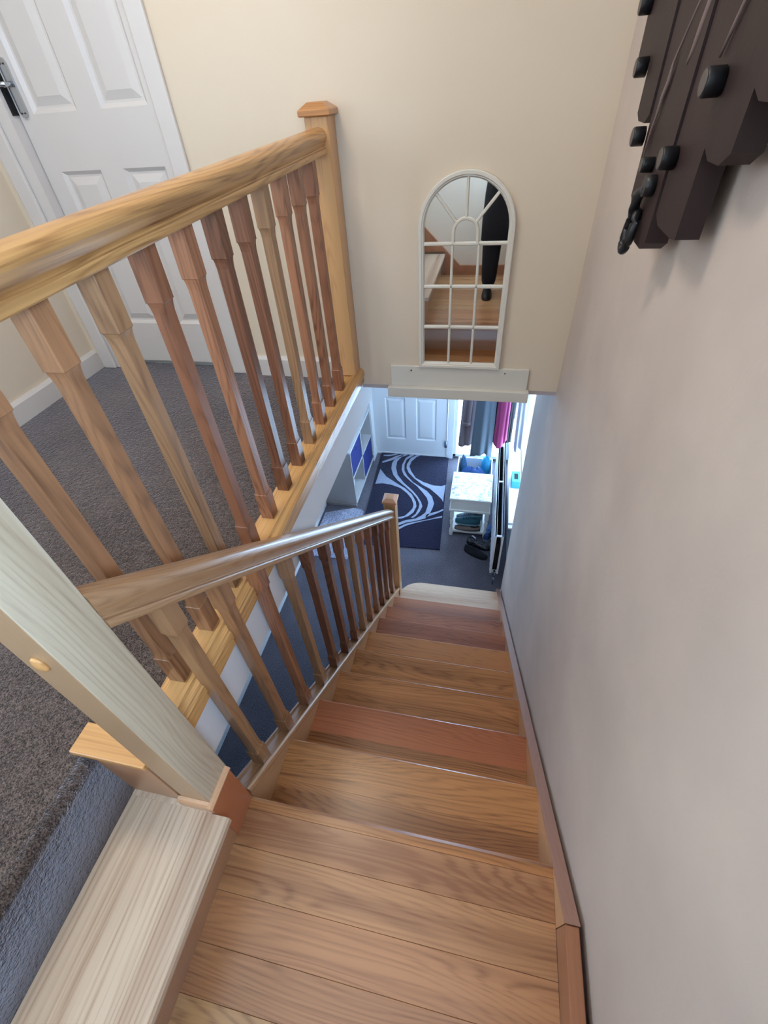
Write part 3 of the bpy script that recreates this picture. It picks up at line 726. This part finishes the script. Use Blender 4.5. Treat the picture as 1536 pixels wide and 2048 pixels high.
def shoe(name, loc, rz, L, Wd, H, upper, sole, inner, label, group, laces=True):
    t = thing(name, loc, label, 'shoe', group); t.rotation_euler = (0, 0, rz)
    base = Vector(loc)
    def prof(u):  # half width and height along the shoe, u 0 heel .. 1 toe
        w = Wd/2*(.72+.28*math.sin(PI*min(1, max(0, (u-.1)/.9))**.8)) * (1-(max(0, u-.86)/.14)**2*.55) * (1-(max(0, .08-u)/.08)**2*.4)
        h = H*(1-.15*u) if u < .35 else H*(.95-.62*((u-.35)/.65)**.8)
        return w, h
    n = 12; rs, ru = [], []
    for i in range(n+1):
        u = i/n; w, h = prof(u); x = (u-.5)*L
        rs.append([base+Vector((x, w*1.05*c, z)) for c, z in ((-1, 0), (1, 0), (1.02, .016), (-1.02, .016))])
        ru.append([base+Vector((x, w*math.cos(a)*(1 if math.sin(a) < .3 else .96), .016+(h)*max(0, math.sin(a))**.85)) for a in [PI*k/10 for k in range(11)]]+[base+Vector((x, 0, .015))])
    s_ = MB().loft(rs, smooth=False).build('sole', sole, t)
    MB().loft(ru, smooth=True).build('upper', upper, t)
    rim = []
    for k in range(20):
        a = 2*PI*k/20; u = .24+.17*math.cos(a); w, h = prof(u); rim.append((u, a, w, h))
    mb = MB()
    outer = [base+Vector(((u-.5)*L, w*.62*math.sin(a), .018+h*(1.0-.22*abs(math.sin(a))))) for u, a, w, h in rim]
    mb.loft([outer, [p+Vector((0, 0, .006)) for p in outer], [base+(p-base)*1+Vector((0, 0, .003)) for p in outer]], smooth=True, caps=True)
    mb.build('opening', inner, t)
    if laces:
        mb = MB()
        for j in range(4):
            u = .47+.07*j; w, h = prof(u)
            mb.tube([base+Vector(((u-.5)*L, w*.45*s, .016+h*(.93 if s else 1.02))) for s in (-1, 0, 1)], .003, 6)
        mb.build('laces', inner, t)
    # mesh is in world axes around the base: children already relative to it
    return t
teal = plain('teal_knit', (52, 98, 112), .85, 0, .12, 120); tsole = plain('pale_teal_rubber', (120, 160, 172), .6)
dk = plain('dark_lining', (14, 24, 32), .9)
shoe('trainer', (-.375, 3.375, .118), PI, .27, .10, .085, teal, tsole, dk, 'teal trainer lying across inside the side table', 'shoes stored in the side table')
tan_ = plain('taupe_suede', (112, 96, 90), .9, 0, .1, 80)
shoe('shoe', (-.37, 3.33, .0625), PI, .28, .09, .035, tan_, plain('brown_rubber', (74, 64, 60), .7), plain('brown_lining', (58, 48, 46), .9), 'taupe flat shoe under the teal trainer in the side table', 'shoes stored in the side table', False)
shoe('trainer', (-.36, 3.50, .065), PI+.1, .29, .10, .09, plain('grey_knit', (104, 110, 122), .85), tsole, dk, 'grey trainer behind the teal trainer in the side table', 'shoes stored in the side table')
# dark slippers by the radiator
blk = plain('black_fleece', (20, 20, 28), 1, 0, .1, 150); sparkle, _t, _b = nt('sequin_fabric')
_tc = N(_t, 'ShaderNodeTexCoord').outputs['Object']; _n = noise(_t, _tc, 190, 2, .8)
_f = math_(_t, 'GREATER_THAN', _n, .66); _t.links.new(mix(_t, _f, lin((20, 20, 28)), lin((235, 235, 245))), _b.inputs['Base Color']); _b.inputs['Roughness'].default_value = .25
s1 = shoe('slipper', (-.235, 3.155, 0), -.35, .26, .10, .06, sparkle, blk, blk, 'black sequinned slipper with white insole label beside the radiator', 'black slippers', False)
mb = MB().add([(-.335, 3.19, .0705), (-.285, 3.168, .0705), (-.278, 3.183, .0705), (-.328, 3.205, .0705), (-.335, 3.19, .072), (-.285, 3.168, .072), (-.278, 3.183, .072), (-.328, 3.205, .072)], [(0, 3, 2, 1), (4, 5, 6, 7), (0, 1, 5, 4), (1, 2, 6, 5), (2, 3, 7, 6), (3, 0, 4, 7)])
lbl = mb.build('insole_label', plain('white_label', (214, 214, 222), .6), None)
lbl.parent = s1; lbl.matrix_parent_inverse = Matrix.Translation(-Vector(s1.location))
shoe('slipper', (-.255, 3.03, 0), -.45, .26, .10, .055, blk, blk, blk, 'plain black slipper nearest the stairs beside the radiator', 'black slippers', False)
shoe('slipper', (-.13, 3.36, 0), 1.3, .26, .095, .07, plain('denim_blue_canvas', (48, 76, 128), .9), plain('pale_blue_rubber', (150, 176, 200), .6), dk, 'blue canvas shoe between the side table and radiator', 'shoes by the radiator', False)

# ---------------------------------------------------------------- crate with bags behind the table
cr = thing('storage_crate', (-.36, 4.17, 0), 'open white crate of bags behind the mosaic table', 'crate')
a0, a1, b0, b1, hz_ = -.56, -.15, 3.98, 4.36, .28
for nm, bx in (('front_panel', (a0, a1, b0, b0+.012, 0, hz_)), ('rear_panel', (a0, a1, b1-.012, b1, 0, hz_)), ('side_panel', (a0, a0+.012, b0+.012, b1-.012, 0, hz_)), ('side_panel', (a1-.012, a1, b0+.012, b1-.012, 0, hz_)), ('bottom_panel', (a0+.012, a1-.012, b0+.012, b1-.012, 0, .012))):
    B(*bx).build(nm, M['white'], cr)


def blob(name, c, r, mat, label, cat, seed, group=None):
    rnd = random.Random(seed); rg = []
    for i in range(1, 12):
        th = PI*i/12; ring = []
        for k in range(22):
            ph = 2*PI*k/22; w = 1+.10*math.sin(3*ph+seed+2*th)+.07*math.sin(7*ph+5*th+seed*2)+rnd.uniform(-.03, .03)
            ring.append((c[0]+r[0]*math.sin(th)*math.cos(ph)*w, c[1]+r[1]*math.sin(th)*math.sin(ph)*w, c[2]-r[2]*math.cos(th)*(w if th > 1.5 else 1)))
        rg.append(ring)
    o = MB().loft(rg).build(name, mat); return tag(o, label, cat, group)
blob('bag', (-.36, 4.075, .20), (.15, .062, .14), plain('blue_nylon', (36, 78, 138), .5, 0, .1, 40), 'crumpled dark blue bag at the front of the white crate', 'bag', 1)
blob('bag', (-.225, 4.255, .23), (.055, .075, .15), plain('turquoise_nylon', (40, 150, 190), .5, 0, .1, 40), 'turquoise bag in the right corner of the white crate', 'bag', 2)
blob('scarf', (-.495, 4.255, .22), (.04, .075, .15), plain('blue_white_knit', (70, 120, 160), .9, 0, .45, 45), 'blue and white patterned scarf in the left of the crate', 'scarf', 3)

# ---------------------------------------------------------------- radiator
rd = thing('radiator', (-.075, 3.48, .12), 'long white double-panel radiator under the hall window', 'radiator')
ry0, ry1, rz0, rz1 = 2.68, 4.30, .13, .65
for x0, x1 in ((-.112, -.094), (-.048, -.032)):
    zz = [(x0, ry0)]
    pts = []
    n = 46
    for i in range(n+1):
        y = ry0+.02+(ry1-ry0-.04)*i/n; d = .003 if i % 2 else 0
        pts.append((x0-d if x0 < -.08 else x0, y))
    pts = [(x0, ry0)]+pts+[(x0, ry1), (x1, ry1), (x1, ry0)]
    MB().prism(pts, rz0, rz1, 'z').box(x0-.001, x1+.001, ry0, ry1, rz1-.012, rz1, bev=.003).box(x0-.001, x1+.001, ry0, ry1, rz0, rz0+.012, bev=.003).build('panel', M['radiator'], rd)
for y in (ry0+.005, 3.47, ry1-.025):
    B(-.0945, -.0475, y, y+.02, rz1-.010, rz1-.001).build('bridge_bracket', M['radiator'], rd)
for y in (ry0+.004, ry1-.008):
    B(-.092, -.05, y, y+.004, rz0+.01, rz0+.05).build('end_tie', M['radiator'], rd)
mb = MB()
for x in (-.103, -.04): mb.tube([(x, ry0+.012, rz1-.0005), (x, ry0+.012, rz1+.0015)], .0045, 10)
mb.build('vent_plug', M['black'], rd)
mb = MB().tube([(-.072, ry0-.0, .165), (-.072, ry0-.03, .165)], .010, 12).tube([(-.072, ry0-.03, .205), (-.072, ry0-.03, .185), (-.072, ry0-.03, .15), (-.072, ry0-.03, .12)], [.013, .011, .014, .010], 14).tube([(-.072, ry0-.03, .12), (-.072, ry0-.03, .0)], .0075, 10)
mb.build('valve', M['chrome'], rd)
# darker fins between panels
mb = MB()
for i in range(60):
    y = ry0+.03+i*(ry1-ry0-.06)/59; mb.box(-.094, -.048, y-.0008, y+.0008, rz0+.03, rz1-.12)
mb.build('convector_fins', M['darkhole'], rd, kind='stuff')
bx = thing('tissue_box', (.04, 3.2, .868), 'small turquoise box on the hall window sill', 'box')
MB().box(.0, .075, 3.12, 3.28, .8685, .948, bev=.004).build('body', plain('turquoise_card', (60, 160, 190), .5), bx)
MB().box(.02, .055, 3.16, 3.24, .9475, .950).build('opening', M['darkhole'], bx)

# ---------------------------------------------------------------- coats on a rail
cr_ = thing('clothes_rail', (-.2, 3.30, 2.0), 'chrome clothes rail across the hall carrying the coats', 'rail')
MB().tube([(-.62, 3.30, 2.02), (.058, 3.30, 2.02)], .012, 12).build('pole', M['chrome'], cr_)
MB().tube([(.045, 3.30, 2.02), (.0595, 3.30, 2.02)], .028, 14).build('wall_flange', M['chrome'], cr_)
mb = MB().tube([(-.60, 3.30, 2.02), (-.60, 3.30, 2.575)], .006, 8)
mb.build('ceiling_drop', M['chrome'], cr_)


def garment(name, cx, cy, zb, w, d, mat, label, cat, seed, top=1.93, sleeve=None, lean=0.0, trim=None, group='coats on the rail', flare=1.1):
    t = thing(name, (cx, cy, top), label, cat, group)
    rnd = random.Random(seed); rg = []; ns = 14; nk = 40
    p1, p2 = rnd.uniform(0, 6), rnd.uniform(0, 6)
    for i in range(ns+1):
        u = i/ns; z = top-(top-zb)*u
        sw = (.35+.65*min(1, u/.16)**.7)*(1+(flare-1)*u); amp = .12+.25*u
        ring = []
        for k in range(nk):
            a = 2*PI*k/nk; f = 1+amp*.5*math.sin(5*a+p1+u*.8)+amp*.4*math.sin(9*a+p2-u)
            x = cx+lean*u+w/2*sw*math.cos(a)*(1+.05*math.sin(3*u+seed)); y = cy+d/2*(.5+.5*min(1, u/.1))*math.sin(a)*f
            hem = .03*math.sin(2*a+p2)*(u**6)
            ring.append((x+w*.07*amp*math.sin(6*a+p1), y, z+hem))
        rg.append(ring)
    MB().loft(rg).build('body', mat, t)
    if sleeve:
        for s in sleeve:
            sx, zl, rr = s
            P_ = [(cx+sx*w*.32, cy, top-.06), (cx+sx*w*.50, cy-.03, top-.16), (cx+sx*w*.58+lean*.3, cy-.06, (top+zl)/2), (cx+sx*w*.62+lean*.7, cy-.07, zl)]
            MB().tube(P_, [rr*.8, rr, rr*.95, rr*.9], 14).build('sleeve', mat, t)
            MB().tube([P_[-1], (P_[-1][0], P_[-1][1], zl-.035)], [rr*.95, rr*.97], 14).build('cuff', trim or mat, t)
    MB().tube([(cx, 3.287, 2.042), (cx, 3.30, 2.046), (cx, 3.314, 2.035), (cx, 3.318, 2.01), (cx, 3.30, 1.99), (cx, cy, top-.01)], .003, 6).build('hanger_hook', M['chrome'], t)
    return t
garment('jacket', -.415, 3.43, 1.14, .18, .12, plain('taupe_cloth', (142, 130, 138), .95, 0, .08, 60), 'taupe grey jacket at the left end of the coat rail', 'jacket', 3, sleeve=[(-.30, 1.42, .040)], lean=-.02)
garment('coat', -.298, 3.22, 1.17, .165, .13, plain('slate_cloth', (104, 120, 136), .95, 0, .08, 60), 'long slate blue-grey coat between the taupe and pink jackets', 'coat', 5, lean=-.01)
garment('coat', -.195, 3.43, 1.16, .07, .12, plain('black_cloth', (22, 22, 30), .95), 'black coat mostly hidden behind the pink jacket', 'coat', 8)
garment('jacket', -.155, 3.22, 1.31, .105, .13, plain('pink_cloth', (198, 84, 146), .85, 0, .08, 60), 'bright pink jacket in the middle of the coat rail', 'jacket', 9, trim=plain('dark_pink_cloth', (150, 56, 108), .8))
garment('coat', -.085, 3.43, 1.19, .07, .12, plain('black_cloth_dull', (18, 18, 26), .95), 'black coat between the pink jacket and white blouse', 'coat', 12)
garment('blouse', -.005, 3.10, 1.36, .10, .18, plain('white_cotton', (206, 210, 224), .9, 0, .05, 60), 'white frilled blouse at the right end of the coat rail', 'blouse', 14, lean=.02, trim=M['cream'])
garment('scarf', .035, 3.18, 1.18, .03, .06, plain('brown_wool', (96, 66, 66), .95, 0, .15, 60), 'thin brown scarf hanging against the hall wall', 'scarf', 20, group=None) if False else None

cl_ = thing('ceiling_light', (-1.25, .75, 5.0), 'square flush ceiling light above the landing', 'ceiling light')
MB().box(-1.53, -.97, .47, 1.03, 4.955, 4.9995, bev=.004).build('base', M['white'], cl_)
# ---------------------------------------------------------------- photographer (seen in the mirror)
pr = thing('person', (-.27, -.80, 2.2), 'person in dark clothes on the quarter landing holding up a phone', 'person')


def skin(name, verts, edges, radii, mat, parent, root=0, sub=2):
    base = root_of(parent)
    me = bpy.data.meshes.new(name); me.from_pydata([tuple(Vector(v)-base) for v in verts], edges, [])
    o = bpy.data.objects.new(name, me); link(o, parent); me.materials.append(mat)
    md = o.modifiers.new('skin', 'SKIN')
    for i, r in enumerate(radii):
        sv = me.skin_vertices[0].data[i]; sv.radius = r if isinstance(r, tuple) else (r, r); sv.use_root = (i == root)
    md.use_smooth_shade = True
    s = o.modifiers.new('smooth', 'SUBSURF'); s.levels = sub; s.render_levels = sub
    return o


px, py, pz = -.27, -.80, 2.2
PH = Vector((-.336, -.3073, 3.7012)); Rm = camo.rotation_euler.to_matrix()
fw = Rm @ Vector((0, 0, -1)); rt = Rm @ Vector((1, 0, 0)); up = Rm @ Vector((0, 1, 0))
pc = PH-fw*.012
hl = pc-rt*.05-fw*.03-up*.04; hr = pc+rt*.05-fw*.03-up*.04
V = [(px, py, pz+.93), (px, py+.01, pz+1.10), (px, py+.01, pz+1.28), (px, py, pz+1.42), (px, py+.01, pz+1.50),
     (px-.10, py, pz+.88), (px-.115, py+.02, pz+.50), (px-.12, py-.01, pz+.12), (px-.12, py-.02, pz+.07),
     (px+.10, py, pz+.88), (px+.115, py+.02, pz+.50), (px+.12, py-.01, pz+.12), (px+.12, py-.02, pz+.07),
     (px-.17, py, pz+1.40), (px-.25, py+.10, pz+1.17), tuple(hl-fw*.03-up*.06),
     (px+.17, py, pz+1.40), (px+.22, py+.12, pz+1.17), tuple(hr-fw*.03-up*.06)]
Eg = [(0, 1), (1, 2), (2, 3), (3, 4), (0, 5), (5, 6), (6, 7), (7, 8), (0, 9), (9, 10), (10, 11), (11, 12), (3, 13), (13, 14), (14, 15), (3, 16), (16, 17), (17, 18)]
Rd = [(.15, .105), (.14, .10), (.16, .11), (.10, .08), .055, (.11, .11), .092, .072, .055, (.11, .11), .092, .072, .055, .062, .048, .032, .062, .048, .032]
cloth = plain('black_clothing', (20, 20, 26), .9, 0, .1, 40); skinm = plain('skin_tone', (202, 158, 134), .55, 0, .05, 20)
skin('clothed_body', V, Eg, Rd, cloth, pr)
rg = []
for z, hw, hd in ((.46, .215, .13), (.60, .215, .135), (.80, .205, .135), (1.0, .18, .125), (1.2, .195, .13), (1.36, .21, .12), (1.43, .16, .09), (1.47, .08, .07)):
    rg.append([(px+hw*math.cos(a)*(1+.02*math.sin(7*a)), py+.01+hd*math.sin(a)*(1+.03*math.sin(5*a+1)), pz+z) for a in [2*PI*k/28 for k in range(28)]])
MB().loft(rg).build('long_coat', cloth, pr)
# head with features, hair
hc = Vector((px, py+.04, pz+1.62))
MB().tube([(px, py+.012, pz+1.45), (px, py+.02, pz+1.56)], [.055, .052], 16).build('neck', skinm, pr)
rg = []
for i in range(1, 16):
    th = PI*i/16; ring = []
    for k in range(24):
        a = 2*PI*k/24; fx = .074*math.sin(th)*(1-.18*max(0, math.cos(th))); fy = .096*math.sin(th)
        x = fx*math.cos(a); y = fy*math.sin(a); z = -.118*math.cos(th)
        if y > 0: y += .018*math.exp(-((x/.014)**2))*math.exp(-((z+.005)/.025)**2) - .008*math.exp(-((abs(x)-.03)/.014)**2)*math.exp(-((z-.012)/.014)**2) + .006*math.exp(-(x/.022)**2)*math.exp(-((z+.052)/.012)**2)
        ring.append(hc+Vector((x, y, z)))
    rg.append(ring)
MB().loft(rg).build('head', skinm, pr)
rg = []
for i in range(6, 16):
    th = PI*i/16
    rg.append([hc+Vector((.080*math.sin(th)*math.cos(a), .102*math.sin(th)*math.sin(a)-(.022 if i < 12 else .006), -.124*math.cos(th)+.004)) for a in [2*PI*k/24 for k in range(24)]])
MB().loft(rg).build('hair', plain('dark_brown_hair', (44, 32, 26), .6, 0, .2, 90), pr)
for s in (-1, 1):
    MB().loft([[hc+Vector((s*(.073+dx_), .012*math.cos(a)*q, -.002+.026*math.sin(a)*q)) for a in [2*PI*k/12 for k in range(12)]] for dx_, q in ((0, 1), (.008, .9), (.012, .5))]).build('ear', skinm, pr)
    MB().loft([[hc+Vector((s*.03+.0105*q*math.cos(a), .082+dd, .012+.006*q*math.sin(a))) for a in [2*PI*k/12 for k in range(12)]] for dd, q in ((0, 1), (.004, .8), (.006, .3))]).build('eye', plain('eye', (60, 46, 40), .2), pr)
MB().loft([[hc+Vector((.022*q*math.cos(a), .092+dd, -.052+.006*q*math.sin(a))) for a in [2*PI*k/12 for k in range(12)]] for dd, q in ((0, 1), (.006, .7))]).build('mouth', plain('lips', (160, 96, 88), .5), pr)
# hands round the phone: palm, four fingers and a thumb each
for s, h in ((-1, hl), (1, hr)):
    wr = h-fw*.03-up*.06
    base_ = [wr, h-fw*.012-up*.02, h+up*.01]
    vs = [tuple(v) for v in base_]; es = [(0, 1), (1, 2)]; rr = [(.024, .018), (.036, .015), (.034, .013)]
    for j, ln in enumerate((.052, .060, .056, .044)):
        r0 = base_[1]+up*(.034-.019*j)+rt*s*.018
        k0 = len(vs)
        vs += [tuple(r0), tuple(r0+rt*s*.018+fw*.018), tuple(r0+rt*s*.008+fw*(.018+ln*.35)), tuple(r0-rt*s*(ln*.35)+fw*(.020+ln*.30))]
        es += [(1, k0), (k0, k0+1), (k0+1, k0+2), (k0+2, k0+3)]; rr += [.010, .0092, .0085, .0075]
    k0 = len(vs); r0 = base_[1]-rt*s*.018
    vs += [tuple(r0), tuple(r0-rt*s*.012+up*.020), tuple(r0-rt*s*.012+up*.045+fw*.002)]; es += [(1, k0), (k0, k0+1), (k0+1, k0+2)]; rr += [.012, .0105, .0085]
    skin('hand', vs, es, rr, skinm, pr, 1, 1)
# shoes of the person
for s in (-1, 1):
    rg = []
    for i in range(11):
        u = i/10; w = .045*(.75+.3*math.sin(PI*u))*(1-(max(0, u-.85)/.15)**2*.5); h = .075*(1-.55*max(0, u-.3)/.7)
        rg.append([(px+s*.125+w*math.cos(a), py-.10+.28*u, pz+max(0.0005, h*math.sin(a))) for a in [PI*k/8 for k in range(9)]])
    MB().loft(rg).build('shoe', plain('black_shoe', (24, 24, 26), .6), pr)
ph = thing('smartphone', tuple(pc), 'black smartphone held up in both hands above the stairs', 'phone')
mb = MB(); cc = [pc+rt*a+up*b-fw*c for c in (0, .008) for a, b in ((-.037, -.075), (.037, -.075), (.037, .075), (-.037, .075))]
mb.add(cc, [(0, 1, 2, 3), (7, 6, 5, 4), (0, 4, 5, 1), (1, 5, 6, 2), (2, 6, 7, 3), (3, 7, 4, 0)])
mb.build('phone_body', M['black'], ph)
